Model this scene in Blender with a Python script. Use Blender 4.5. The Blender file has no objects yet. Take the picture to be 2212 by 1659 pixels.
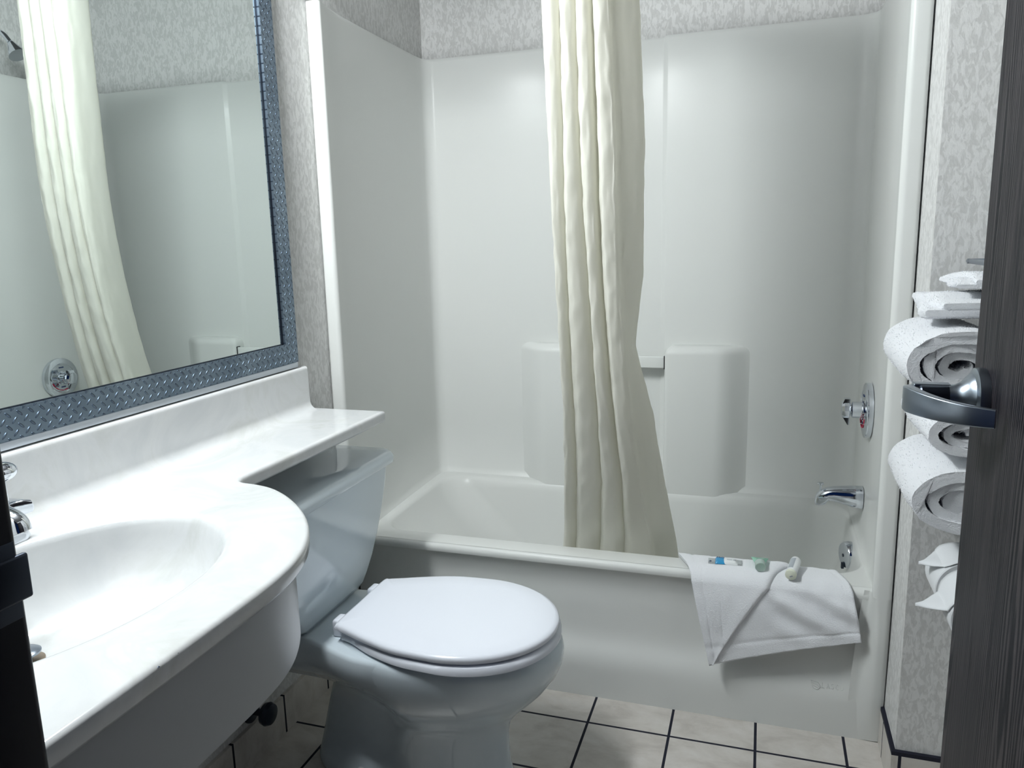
import bpy, bmesh, math, random
from mathutils import Vector, Matrix, noise
from mathutils.geometry import delaunay_2d_cdt
random.seed(7)
S = bpy.context.scene
COL = S.collection
PI = math.pi

# ------------------------------------------------------------------ camera
CAM = Vector((1.1981, -1.974, 1.2967)); YAW, PITCH, ROLL, FPX = 0.3169, 0.1854, -0.025, 1662.4
fw = Vector((-math.sin(YAW)*math.cos(PITCH), math.cos(YAW)*math.cos(PITCH), -math.sin(PITCH)))
r0 = Vector((math.cos(YAW), math.sin(YAW), 0)); u0 = r0.cross(fw)
rt = math.cos(ROLL)*r0 + math.sin(ROLL)*u0
up = -math.sin(ROLL)*r0 + math.cos(ROLL)*u0
cd = bpy.data.cameras.new('camera'); cam = bpy.data.objects.new('camera', cd); COL.objects.link(cam)
cd.sensor_width = 36; cd.lens = FPX*36/2212; cd.clip_start = 0.02
cam.matrix_world = Matrix(((rt.x, up.x, -fw.x, CAM.x), (rt.y, up.y, -fw.y, CAM.y), (rt.z, up.z, -fw.z, CAM.z), (0, 0, 0, 1)))
S.camera = cam

# ------------------------------------------------------------------ world, lights, exposure
w = bpy.data.worlds.new('world'); S.world = w; w.use_nodes = True
bg = w.node_tree.nodes['Background']; bg.inputs[0].default_value = (0.06, 0.22, 0.9, 1); bg.inputs[1].default_value = 0.05

LIGHT_Y, LAMP_X, LAMP_Z = -0.93, 0.16, 2.19
BULBS = [LIGHT_Y + 0.17*k for k in (-1.5, -.5, .5, 1.5)]
BULB_W, BULB_R = 25.0, 0.058                     # the globes themselves give the light (built with the bar lamp below)
S.view_settings.view_transform = 'Standard'; S.view_settings.look = 'None'
S.view_settings.exposure = 0.0; S.view_settings.gamma = 1.0; S.view_settings.use_curve_mapping = False
S.cycles.use_denoising = True
S.cycles.max_bounces = 8; S.cycles.diffuse_bounces = 4; S.cycles.glossy_bounces = 5; S.cycles.transmission_bounces = 6
S.cycles.sample_clamp_indirect = 4.0

# ------------------------------------------------------------------ materials
def srgb(r, g, b):
    f = lambda c: (c/255/12.92) if c/255 <= 0.04045 else ((c/255+0.055)/1.055)**2.4
    return (f(r), f(g), f(b), 1)

class Mat:
    def __init__(s, name):
        s.m = bpy.data.materials.new(name); s.m.use_nodes = True
        s.nt = s.m.node_tree; s.N = s.nt.nodes; s.L = s.nt.links
        s.b = s.N['Principled BSDF']; s.out = s.N['Material Output']
    def n(s, t, **kw):
        x = s.N.new(t)
        for k, v in kw.items(): setattr(x, k, v)
        return x
    def l(s, a, b): s.L.new(a, b)
    def set(s, **kw):
        mp = dict(color='Base Color', rough='Roughness', metal='Metallic', spec='Specular IOR Level', coat='Coat Weight',
                  coatr='Coat Roughness', trans='Transmission Weight', ior='IOR', sheen='Sheen Weight', sss='Subsurface Weight', alpha='Alpha', aniso='Anisotropic')
        for k, v in kw.items(): s.b.inputs[mp[k]].default_value = v
        return s
    def coords(s, scale=(1, 1, 1)):
        tc = s.n('ShaderNodeTexCoord'); mp = s.n('ShaderNodeMapping'); mp.inputs['Scale'].default_value = scale
        s.l(tc.outputs['Object'], mp.inputs[0]); return mp.outputs[0]
    def noise(s, vec, scale, detail=4, rough=.5, dist=0):
        x = s.n('ShaderNodeTexNoise'); s.l(vec, x.inputs['Vector'])
        x.inputs['Scale'].default_value = scale; x.inputs['Detail'].default_value = detail
        x.inputs['Roughness'].default_value = rough; x.inputs['Distortion'].default_value = dist
        return x.outputs[0]
    def ramp(s, fac, stops):
        x = s.n('ShaderNodeValToRGB'); s.l(fac, x.inputs[0]); e = x.color_ramp.elements
        while len(e) < len(stops): e.new(0.5)
        for el, (p, c) in zip(e, stops): el.position = p; el.color = c if len(c) == 4 else (*c, 1)
        return x.outputs[0]
    def bump(s, h, strength, dist):
        x = s.n('ShaderNodeBump'); x.inputs['Strength'].default_value = strength; x.inputs['Distance'].default_value = dist
        s.l(h, x.inputs['Height']); s.l(x.outputs[0], s.b.inputs['Normal']); return x
    def math(s, op, a, b=None):
        x = s.n('ShaderNodeMath', operation=op)
        for i, v in enumerate((a, b)):
            if v is None: continue
            if isinstance(v, (int, float)): x.inputs[i].default_value = v
            else: s.l(v, x.inputs[i])
        return x.outputs[0]
    def mix(s, fac, a, b):
        x = s.n('ShaderNodeMix', data_type='RGBA')
        if isinstance(fac, (int, float)): x.inputs[0].default_value = fac
        else: s.l(fac, x.inputs[0])
        for i, v in ((6, a), (7, b)):
            if isinstance(v, tuple): x.inputs[i].default_value = v
            else: s.l(v, x.inputs[i])
        return x.outputs[2]

def simple(name, color, rough=.5, metal=0, **kw):
    return Mat(name).set(color=color, rough=rough, metal=metal, **kw).m

def m_gelcoat():
    m = Mat('gelcoat'); m.set(rough=.27, spec=.16)
    v = m.coords(); n = m.noise(v, 2.5, 2)
    m.l(m.ramp(n, [(.3, (.69, .705, .685)), (.7, (.705, .715, .695))]), m.b.inputs['Base Color'])
    n2 = m.noise(v, 5, 2); m.bump(n2, .05, .01)
    return m.m

def m_porcelain():
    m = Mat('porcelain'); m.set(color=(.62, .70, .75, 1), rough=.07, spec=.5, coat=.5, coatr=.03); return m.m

def m_wallpaper():
    m = Mat('wallpaper'); m.set(rough=.75, spec=.25)
    v = m.coords((1, 1, .45))
    n = m.noise(v, 95, 3, .55, .9)
    f = m.ramp(n, [(.44, (0, 0, 0)), (.56, (1, 1, 1))])
    v2 = m.coords((1, 1, .35)); n2 = m.noise(v2, 330, 3, .6)
    c = m.mix(f, (.48, .48, .47, 1), (.64, .64, .63, 1))
    c2 = m.mix(m.math('MULTIPLY', n2, .55), c, (.70, .70, .69, 1))
    m.l(c2, m.b.inputs['Base Color'])
    h = m.math('ADD', m.math('MULTIPLY', n, .6), m.math('MULTIPLY', n2, .5))
    m.bump(h, .35, .003); return m.m

def m_tile(t0x, t0y, ts, use_z=False, gw=.0035):
    """square ceramic tiles with dark grout, world-aligned"""
    m = Mat('ceramic_tile'); m.set(rough=.3, spec=.4)
    tc = m.n('ShaderNodeTexCoord'); sp = m.n('ShaderNodeSeparateXYZ'); m.l(tc.outputs['Object'], sp.inputs[0])
    def line(o, t0):
        a = m.math('FRACT', m.math('ADD', m.math('DIVIDE', m.math('SUBTRACT', o, t0), ts), 50.0))
        d = m.math('ABSOLUTE', m.math('SUBTRACT', a, .5))
        return m.math('GREATER_THAN', d, .5-gw/ts)
    a = line(sp.outputs[0], t0x); b = line(sp.outputs[1], t0y)
    g = m.math('MAXIMUM', a, b)
    if use_z: g = m.math('MAXIMUM', b, m.math('GREATER_THAN', sp.outputs[2], use_z)); g = m.math('MAXIMUM', g, a)
    v = m.coords((1, 1.7, 1)); n = m.noise(v, 9, 6, .65, .4); n2 = m.noise(v, 60, 3)
    c = m.ramp(n, [(.33, (.45, .42, .385)), (.5, (.56, .53, .49)), (.68, (.63, .605, .57))])
    c = m.mix(m.math('MULTIPLY', n2, .25), c, (.45, .42, .38, 1))
    m.l(m.mix(g, c, (.005, .006, .016, 1)), m.b.inputs['Base Color'])
    m.bump(m.math('SUBTRACT', 1.0, g), .6, .003)
    r = m.math('ADD', m.math('MULTIPLY', g, .5), .3); m.l(r, m.b.inputs['Roughness'])
    return m.m

def m_marble():
    m = Mat('cultured_marble'); m.set(rough=.16, spec=.5, coat=.3, coatr=.06)
    v = m.coords((1, 1, 1)); n = m.noise(v, 5, 7, .6, 1.6)
    m.l(m.ramp(n, [(.35, (.62, .635, .645)), (.5, (.67, .68, .685)), (.62, (.61, .62, .61)), (.75, (.70, .71, .72))]), m.b.inputs['Base Color'])
    return m.m

def m_diamond():
    """dark satin metal frame with a raised diamond-plate pattern"""
    m = Mat('diamond_plate'); m.set(metal=.85, rough=.36)
    tc = m.n('ShaderNodeTexCoord'); sp = m.n('ShaderNodeSeparateXYZ'); m.l(tc.outputs['Object'], sp.inputs[0])
    P = .0215
    Y, Z = sp.outputs[1], sp.outputs[2]
    def cell(off, sign):
        fy = m.math('SUBTRACT', m.math('FRACT', m.math('ADD', m.math('DIVIDE', Y, P), 60+off)), .5)
        fz = m.math('SUBTRACT', m.math('FRACT', m.math('ADD', m.math('DIVIDE', Z, P), 60)), .5)
        a = m.math('MULTIPLY', m.math('ADD', fy, m.math('MULTIPLY', fz, sign)), .7071)
        b = m.math('MULTIPLY', m.math('SUBTRACT', fz, m.math('MULTIPLY', fy, sign)), .7071)
        # elongated ellipse
        q = m.math('ADD', m.math('POWER', m.math('ABSOLUTE', m.math('DIVIDE', a, .36)), 2), m.math('POWER', m.math('ABSOLUTE', m.math('DIVIDE', b, .12)), 2))
        return m.math('MAXIMUM', m.math('SUBTRACT', 1.0, q), 0)
    # checker of the two orientations, on a half-pitch shifted lattice
    def shifted(sign, oy, oz):
        fy = m.math('SUBTRACT', m.math('FRACT', m.math('ADD', m.math('DIVIDE', Y, P), 60+oy)), .5)
        fz = m.math('SUBTRACT', m.math('FRACT', m.math('ADD', m.math('DIVIDE', Z, P), 60+oz)), .5)
        a = m.math('MULTIPLY', m.math('ADD', fy, m.math('MULTIPLY', fz, sign)), .7071)
        b = m.math('MULTIPLY', m.math('SUBTRACT', fz, m.math('MULTIPLY', fy, sign)), .7071)
        q = m.math('ADD', m.math('POWER', m.math('ABSOLUTE', m.math('DIVIDE', a, .34)), 2), m.math('POWER', m.math('ABSOLUTE', m.math('DIVIDE', b, .115)), 2))
        return m.math('MAXIMUM', m.math('SUBTRACT', 1.0, q), 0)
    h = m.math('MAXIMUM', shifted(1, 0, 0), shifted(-1, .5, .5))
    hh = m.math('POWER', h, .5)
    m.bump(hh, 1.0, .006)
    band = m.noise(m.coords((.01, 1, 1)), 11, 1)
    c = m.mix(band, (.12, .165, .22, 1), (.25, .31, .37, 1))
    m.l(m.mix(m.math('MULTIPLY', m.math('MULTIPLY', hh, m.math('SUBTRACT', 1.15, hh)), 2.6), c, (.03, .05, .08, 1)), m.b.inputs['Base Color'])
    return m.m

def m_cloth(name, col, rough=.9, trans=.25, wr=(60, .15)):
    m = Mat(name); m.set(color=col, rough=rough, spec=.2, sheen=.15)
    v = m.coords((1, 1, 1)); n = m.noise(v, wr[0], 4, .6); m.bump(n, wr[1], .004)
    if trans:
        t = m.n('ShaderNodeBsdfTranslucent'); t.inputs[0].default_value = col
        mx = m.n('ShaderNodeMixShader'); mx.inputs[0].default_value = trans
        m.l(m.b.outputs[0], mx.inputs[1]); m.l(t.outputs[0], mx.inputs[2]); m.l(mx.outputs[0], m.out.inputs[0])
    return m.m

def m_terry():
    m = Mat('terry_cloth'); m.set(color=(.86, .875, .905, 1), rough=.95, spec=.1, sheen=.3)
    v = m.coords(); n = m.noise(v, 300, 3, .6); n2 = m.noise(v, 1100, 2)
    m.bump(m.math('ADD', n, m.math('MULTIPLY', n2, .5)), .6, .004)
    return m.m

def m_wood():
    """dark stained oak, grain running up the door"""
    m = Mat('dark_oak'); m.set(rough=.5, spec=.12)
    v = m.coords((1, 1, .035))
    big = m.noise(m.coords((1, 1, .11)), 7, 2, .5)
    tc = m.n('ShaderNodeTexCoord'); sp = m.n('ShaderNodeSeparateXYZ'); m.l(tc.outputs['Object'], sp.inputs[0])
    ph = m.math('ADD', m.math('MULTIPLY', sp.outputs[1], 780.0), m.math('MULTIPLY', big, 150.0))
    s1 = m.math('SINE', ph)
    fine = m.noise(v, 150, 4, .65)
    g = m.math('ADD', m.math('MULTIPLY', s1, .24), m.math('MULTIPLY', m.math('SUBTRACT', fine, .5), 1.5))
    m.l(m.ramp(m.math('ADD', g, .5), [(.38, (.001, .0015, .004)), (.5, (.012, .011, .014)), (.62, (.036, .031, .034))]), m.b.inputs['Base Color'])
    m.bump(g, .3, .001)
    return m.m

GEL = m_gelcoat(); POR = m_porcelain(); WALL = m_wallpaper(); MARBLE = m_marble(); DIAM = m_diamond(); TERRY = m_terry(); WOOD = m_wood()
TS = .2174
FLOOR = m_tile(.7832, -.1218, TS)
CHROME = simple('chrome', (.72, .75, .80, 1), .06, 1)
SATIN = simple('satin_nickel', (.30, .34, .39, 1), .30, 1)
DARKSTEEL = simple('dark_steel', (.05, .06, .08, 1), .35, .9)
MIRROR = simple('mirror_glass', (.74, .80, .785, 1), .003, 1)
CURT = m_cloth('curtain_cloth', (.86, .85, .78, 1), .65, .42, (130, .06))
CEIL = simple('ceiling_low_bounce', (.13, .13, .13, 1), .9)  # unseen ceiling, kept dark to cut bounce light on the floor
JAMB = simple('jamb_paint', (.0025, .003, .009, 1), .35, 0, spec=.15)
SEATM = simple('seat_plastic', (.78, .81, .88, 1), .22, 0, spec=.45)
LAMIN = simple('skirt_laminate', (.40, .415, .43, 1), .3)
PAPER = m_cloth('tissue_paper', (.80, .82, .84, 1), .95, .12, (200, .1))
CAULK = simple('dark_grout', (.008, .01, .02, 1), .6)
BARM = simple('clear_bar', (.74, .76, .74, 1), .05, 0, coat=.6)
BLACK = simple('black_rubber', (.01, .01, .012, 1), .4)
BLUE = simple('blue_print', (.03, .27, .52, 1), .3)
WHITEP = simple('white_plastic', (.78, .80, .80, 1), .25)
CREAMP = simple('cream_plastic', (.74, .77, .64, 1), .3)
GREY = simple('grey_print', (.36, .39, .42, 1), .5)
DARKP = simple('navy_print', (.01, .03, .10, 1), .5)
RED = simple('red_print', (.45, .01, .05, 1), .4)
GREENP = Mat('green_plastic').set(color=(.40, .80, .62, 1), rough=.2, trans=.45, ior=1.4).m
CLEARP = Mat('clear_plastic').set(color=(.80, .90, .86, 1), rough=.12, trans=.55, ior=1.35).m
WRAP = Mat('clear_wrap').set(color=(.92, .95, .95, 1), rough=.1, trans=.8, ior=1.2).m

# ------------------------------------------------------------------ mesh helpers
def rrect(cx, cy, hx, hy, r, n=8):
    """rounded rectangle outline, counter-clockwise, 4*(n+1) points"""
    r = min(r, hx, hy); out = []
    for k, (sx, sy) in enumerate(((1, 1), (-1, 1), (-1, -1), (1, -1))):
        for i in range(n+1):
            a = k*PI/2 + i*PI/2/n
            out.append((cx+sx*(hx-r)+r*math.cos(a), cy+sy*(hy-r)+r*math.sin(a)))
    return out

class G:
    def __init__(s): s.v = []; s.f = []
    def add(s, vs, fs):
        o = len(s.v); s.v += [tuple(p) for p in vs]; s.f += [tuple(i+o for i in f) for f in fs]; return o
    def loft(s, rings, c0=True, c1=True, closed=True):
        n = len(rings[0]); o = len(s.v)
        for r in rings: s.v += [tuple(p) for p in r]
        for i in range(len(rings)-1):
            for j in range(n if closed else n-1):
                k = (j+1) % n
                s.f.append((o+i*n+j, o+i*n+k, o+(i+1)*n+k, o+(i+1)*n+j))
        if c0: s.f.append(tuple(o+j for j in range(n))[::-1])
        if c1: s.f.append(tuple(o+(len(rings)-1)*n+j for j in range(n)))
    def grid(s, rows): s.loft(rows, False, False, False)
    def box(s, x0, x1, y0, y1, z0, z1, r=0, seg=3):
        bm = bmesh.new(); bmesh.ops.create_cube(bm, size=1)
        for v in bm.verts: v.co = Vector(((x0+x1)/2+v.co.x*(x1-x0), (y0+y1)/2+v.co.y*(y1-y0), (z0+z1)/2+v.co.z*(z1-z0)))
        if r: bmesh.ops.bevel(bm, geom=bm.edges[:], offset=r, segments=seg, profile=.5, affect='EDGES')
        s.bm(bm); return s
    def bm(s, bm):
        bm.verts.index_update(); s.add([v.co[:] for v in bm.verts], [[v.index for v in f.verts] for f in bm.faces]); bm.free()
    def lathe(s, prof, c, axis='z', n=32, c0=True, c1=True):
        """prof: list of (radius, along)"""
        rings = []
        for r, h in prof:
            ring = []
            for i in range(n):
                a = 2*PI*i/n; p, q = r*math.cos(a), r*math.sin(a)
                d = {'z': (p, q, h), 'x': (h, p, q), 'y': (q, h, p)}[axis]
                ring.append((c[0]+d[0], c[1]+d[1], c[2]+d[2]))
            rings.append(ring)
        s.loft(rings, c0, c1); return s
    def tube(s, path, r, n=12, rx=None):
        """round (or elliptical: list of (a, b)) tube along a path"""
        P = [Vector(p) for p in path]; rings = []
        ref = Vector((0, 0, 1))
        for i, p in enumerate(P):
            t = (P[min(i+1, len(P)-1)]-P[max(i-1, 0)]).normalized()
            a = t.cross(ref)
            if a.length < 1e-3: a = t.cross(Vector((0, 1, 0)))
            a.normalize(); b = a.cross(t).normalized()
            rr = r[i] if isinstance(r, (list, tuple)) else r
            ra, rb = rr if isinstance(rr, (list, tuple)) else (rr, rr)
            rings.append([p + a*ra*math.cos(2*PI*k/n) + b*rb*math.sin(2*PI*k/n) for k in range(n)])
        s.loft(rings); return s
    def prism(s, outline, axis, a0, a1, ch=0):
        """extrude a 2-D outline (list of pairs) along an axis"""
        def p3(q, h): return {'z': (q[0], q[1], h), 'y': (q[0], h, q[1]), 'x': (h, q[0], q[1])}[axis]
        s.loft([[p3(q, a0) for q in outline], [p3(q, a1) for q in outline]]); return s

def obj(name, g, mat, parent=None, smooth=38, subsurf=0, weld=False):
    me = bpy.data.meshes.new(name); me.from_pydata(g.v, [], g.f); me.update()
    bm = bmesh.new(); bm.from_mesh(me)
    if weld: bmesh.ops.remove_doubles(bm, verts=bm.verts, dist=1e-5)
    bmesh.ops.recalc_face_normals(bm, faces=bm.faces); bm.to_mesh(me); bm.free()
    if mat: me.materials.append(mat)
    o = bpy.data.objects.new(name, me); COL.objects.link(o)
    if smooth:
        for p in me.polygons: p.use_smooth = True
        me.set_sharp_from_angle(angle=math.radians(smooth))
    if subsurf:
        md = o.modifiers.new('subsurf', 'SUBSURF'); md.levels = subsurf; md.render_levels = subsurf
    if parent:
        o.parent = parent
        if parent.type == 'EMPTY': o.matrix_parent_inverse = Matrix.Translation(-Vector(parent.location))
    return o

def rotz(g, c, a):
    ca, sa = math.cos(a), math.sin(a)
    g.v = [(c[0]+(x-c[0])*ca-(y-c[1])*sa, c[1]+(x-c[0])*sa+(y-c[1])*ca, z) for x, y, z in g.v]; return g

def tag(o, label, cat, group=None):
    o['label'] = label; o['category'] = cat
    if group: o['group'] = group
    return o
def thing(name, loc, label, cat, group=None):
    o = bpy.data.objects.new(name, None); COL.objects.link(o); o.location = loc; o.empty_display_size = .05
    return tag(o, label, cat, group)
def struct(name, g, mat, parent=None, **kw):
    o = obj(name, g, mat, parent, **kw)
    if not parent: o['kind'] = 'structure'
    return o
def smoothstep(a, b, x):
    t = max(0, min(1, (x-a)/(b-a))); return t*t*(3-2*t)
def lerp(xs, ys, x):
    if x <= xs[0]: return ys[0]
    for i in range(len(xs)-1):
        if x <= xs[i+1]: return ys[i]+(ys[i+1]-ys[i])*(x-xs[i])/(xs[i+1]-xs[i])
    return ys[-1]
def crom(pts, n):
    """Catmull-Rom through points"""
    P = [Vector(p) for p in pts]; out = []
    for i in range(len(P)-1):
        a, b, c, d = P[max(i-1, 0)], P[i], P[i+1], P[min(i+2, len(P)-1)]
        for k in range(n):
            t = k/n
            out.append(.5*((2*b)+(c-a)*t+(2*a-5*b+4*c-d)*t*t+(3*b-a-3*c+d)*t**3))
    out.append(P[-1]); return out
def nz(p, s): return noise.noise(Vector(p)*s)

# ------------------------------------------------------------------ room shell
H = 2.42; XR = 1.70; YF = -1.60; DXL, DXR = .712, 1.492
def boxobj(name, dims, mat, **kw): return struct(name, G().box(*dims), mat, smooth=0, **kw)
boxobj('floor', (-.1, 1.8, -2.9, .85, -.1, 0), FLOOR)
boxobj('ceiling', (-.1, 1.8, -2.9, .85, H, H+.1), CEIL)
boxobj('wall_left', (-.1, 0, YF-.12, .7315, 0, H), WALL)
boxobj('wall_back', (-.1, 1.8, .7315, .85, 0, H), WALL)
boxobj('wall_alcove', (1.527, 1.8, -.18, .7315, 0, H), WALL)
boxobj('wall_right', (XR, 1.8, YF-.12, -.18, 0, H), WALL)
boxobj('wall_front', (0, DXL-.02, YF-.12, YF-.005, 0, H), WALL)
g = G(); g.box(DXL-.02, XR, YF-.12, YF-.005, 2.06, H); g.box(DXR+.02, XR, YF-.12, YF-.005, 0, 2.06)
struct('wall_entry', g, simple('entry_low_bounce', (.12, .12, .125, 1), .8), smooth=0)  # unseen wall, dark tone picked so less light bounces into the shadows
# tile skirting
BT = m_tile(9.0, -.385, .2127, use_z=.5)
BT2 = m_tile(1.536+.2174, 9.0, .2174, use_z=.098)
g = G(); g.box(0, .01, YF, -.004, 0, .108); struct('baseboard_left', g, BT, smooth=0)
g = G(); g.box(1.518, 1.527, -.190, -.004, 0, .108); struct('baseboard_alcove', g, m_tile(9.0, -.062, .2174, use_z=.098), smooth=0)
g = G(); g.box(1.5271, XR, -.190, -.18, 0, .108); struct('baseboard_right', g, BT2, smooth=0)
# doorway lining
g = G(); g.box(DXL-.035, DXL, YF-.13, YF, 0, 2.06, .006); g.box(DXL-.10, DXL-.012, YF-.006, YF+.004, 0, 2.06, .003)
jl = struct('trim_1', g, JAMB)
g = G(); g.box(DXL-.016, DXL+.0004, YF-.06, YF-.004, 1.045, 1.101, .0003)
g.box(DXL-.003, DXL+.002, YF-.035, YF+.0045, 1.057, 1.090, .002)
obj('strike_plate', g, DARKSTEEL, jl)
g = G(); g.box(DXR, DXR+.035, YF-.13, YF, 0, 2.06, .006); struct('trim_2', g, JAMB)
g = G(); g.box(DXL-.035, DXR+.035, YF-.13, YF, 2.06, 2.095, .006); struct('trim_3', g, JAMB)

# ------------------------------------------------------------------ open door with lever handle
XD = 1.475; YL = -.80
g = G(); g.box(XD, XD+.040, YF+.03, YL, .012, 2.045, .002)
door = struct('door_1', g, WOOD, smooth=30)
SY, SZ = -.857, 1.081
h = obj('lever_handle', G().lathe([(.0375, 0), (.0385, -.004), (.0375, -.012), (.033, -.015)], (XD, SY, SZ), 'x', 40), SATIN, door)
h['label'] = 'satin nickel lever handle'
g = G().lathe([(.0325, -.013), (.031, -.016), (.0255, -.021), (.019, -.027), (.0155, -.034), (.0145, -.042)], (XD, SY, SZ), 'x', 32)
obj('bell_neck', g, SATIN, h)
g = G().lathe([(.0142, -.0405), (.0146, -.042), (.0146, -.074), (.013, -.076)], (XD, SY, SZ), 'x', 28)
obj('shaft', g, simple('shaded_nickel', (.07, .085, .11, 1), .28, 1), h)  # same nickel, darkened: shade between lever and rose put into the colour
# the returning lever: out along the shaft, round the elbow, then back towards the door
pl = crom([(XD-.044, SY+.010), (XD-.066, SY+.010), (XD-.084, SY+.003), (XD-.090, SY-.014), (XD-.083, SY-.040), (XD-.066, SY-.068), (XD-.042, SY-.090), (XD-.012, SY-.106)], 8)
rings = []
for i, p in enumerate(pl):
    q0, q1 = pl[max(i-1, 0)], pl[min(i+1, len(pl)-1)]
    t = (q1-q0).normalized(); nn = Vector((t.y, -t.x))
    th = lerp([0, .3, .45, 1], [.0035, .006, .0075, .0035], i/(len(pl)-1))
    hh = lerp([0, .35, .5, 1], [.0135, .0145, .0165, .0115], i/(len(pl)-1))
    zc = SZ - .0015 - .004*smoothstep(.4, 1, i/(len(pl)-1))
    sec = rrect(0, 0, th, hh, .002, 3)
    rings.append([(p.x+nn.x*a, p.y+nn.y*a, zc+b) for a, b in sec])
g = G(); g.loft(rings); obj('lever', g, SATIN, h, smooth=45)
g = G(); g.box(XD-.083, XD-.038, SY-.003, SY+.0155, SZ+.0095, SZ+.0155, .002); obj('lever_arm', g, SATIN, h)

# ------------------------------------------------------------------ tub and surround (one moulded unit)
HT = 1.937; ZR = .412
tub = thing('tub_shower_unit', (.76, .36, 0), 'white moulded bathtub with glossy surround walls filling the alcove at the back', 'bathtub')
# basin + rim + apron
XA, XB = .02, 1.503
bas = G()
ring = lambda x0, x1, y0, y1, r, z, n=10: [(x, y, z) for x, y in rrect((x0+x1)/2, (y0+y1)/2, (x1-x0)/2, (y1-y0)/2, r, n)]
YB = .722
bas.loft([ring(XA, XB, .022, YB, .02, ZR), ring(.052, 1.484, .086, .672, .10, ZR), ring(.060, 1.479, .094, .664, .10, ZR-.003), ring(.067, 1.475, .102, .656, .10, ZR-.012),
          ring(.075, 1.472, .110, .650, .11, ZR-.035), ring(.15, 1.464, .122, .640, .12, .30), ring(.25, 1.425, .138, .625, .13, .20), ring(.31, 1.405, .152, .610, .13, .125),
          ring(.345, 1.385, .17, .595, .13, .10), ring(.42, 1.33, .21, .56, .12, .088)], False, True)
def apron_y(x, z):
    end = smoothstep(1.415, 1.478, x)           # panel runs out into the moulded end post
    s = lerp([0, .095, .125, .165, .20, .33, .372, .395], [0, .002, .008, .026, .032, .034, .024, .010], z)
    return s*(1-end) + .0*end
rows = []
NX = 70
for z in [0, .03, .06, .085, .10, .115, .13, .145, .16, .175, .19, .21, .25, .30, .33, .35, .365, .378, .388]:
    rows.append([(XA+(XB-XA)*i/NX, apron_y(XA+(XB-XA)*i/NX, z), z) for i in range(NX+1)])
for a in (0, .2, .4, .6, .8, 1):
    th = a*PI/2; e = .024
    rows.append([(XA+(XB-XA)*i/NX, apron_y(XA+(XB-XA)*i/NX, .391)*(1-a)+.024*a if False else (lambda y0: y0+(.026-y0)*(1-math.cos(th)))(apron_y(XA+(XB-XA)*i/NX, .391)-.004*math.sin(min(th*2, PI))), ZR-e+e*math.sin(th)) for i in range(NX+1)])
bas.grid(rows)
# right end post of the apron, rounded into the flange
bas.prism([(XB-.002, .004), (1.522, .004), (1.522, .05), (XB-.002, .05)], 'z', 0, ZR)
tb = obj('bathtub', bas, GEL, tub, smooth=50)
# surround: a plan path swept upward
def arc(cx, cy, r, a0, a1, n=6): return [(cx+r*math.cos(math.radians(a0+(a1-a0)*i/n)), cy+r*math.sin(math.radians(a0+(a1-a0)*i/n))) for i in range(n+1)]
path = [(.001, -.001), (.001, -.022)] + arc(.013, -.022, .011, 180, 270) + arc(.032, -.022, .012, 270, 372, 7) + [(.036, .03), (.024, .12), (.016, .4), (.013, .64)]
path += [(.0135, .655)] + arc(.055, .675, .040, 176, 96, 7)[0:] + [(.12, .716), (.628, .716), (.632, .717), (.640, .7275), (.645, .729), (.86, .729), (.866, .7275), (.876, .717), (.880, .716), (1.44, .716)]
path += arc(1.45, .666, .05, 90, 0, 7) + [(1.500, .60), (1.499, .3), (1.495, .12), (1.487, .04)] + arc(1.494, -.018, .014, 170, 270, 7) + arc(1.514, -.022, .010, 270, 360, 4) + [(1.525, -.001)]
zs = [ZR-.004, ZR+.004, ZR+.02, .6, .9, 1.2, 1.5, 1.8, HT-.012, HT-.004, HT]
rows = []
for z in zs:
    row = []
    for (x, y) in path:
        dz = max(0, z-(HT-.012))/.012
        o = .006*dz*dz
        cz = (1-min(1, max(0, (z-ZR)/.024)))**2*.018 if z < ZR+.021 and .06 < y else 0   # cove where wall meets rim
        xx, yy = x, y
        if y > .0 and x < .1: xx += cz-o*.5
        if y > .0 and x > 1.42: xx += -cz+o*.5
        if y > .66: yy += o-cz
        row.append((xx, yy, z))
    rows.append(row)
# flange runs down to the floor on both sides
sur = G(); sur.grid(rows)
nl = 17
lf = [p for p in path if p[1] < .03 and p[0] < .1]; rf = [p for p in path if p[1] < .045 and p[0] > 1.4]
rows = []
for i in range(25):
    z = .002+(ZR+.001-.002)*i/24; t = lerp([0, .12, .30, ZR], [.10, .45, .95, 1], z); xs = lerp([0, .15, .36, ZR], [1.452, 1.456, 1.470, 1.477], z); xe = lerp([0, .2, .36, ZR], [1.503, 1.503, 1.497, 1.487], z)
    rows.append([(xs-.012, .002, z)]+[(x, .0015-.0335*t*smoothstep(xs, xe, x)*(1-.35*max(0, (x-1.512)/.013)**2), z) for x in [xs+(1.5245-xs)*k/16 for k in range(17)]]+[(1.525, .02, z)])
sur.grid(rows)
sur.grid([[(x, y, z) for x, y in lf] for z in (0.002, .2, ZR)])
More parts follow.
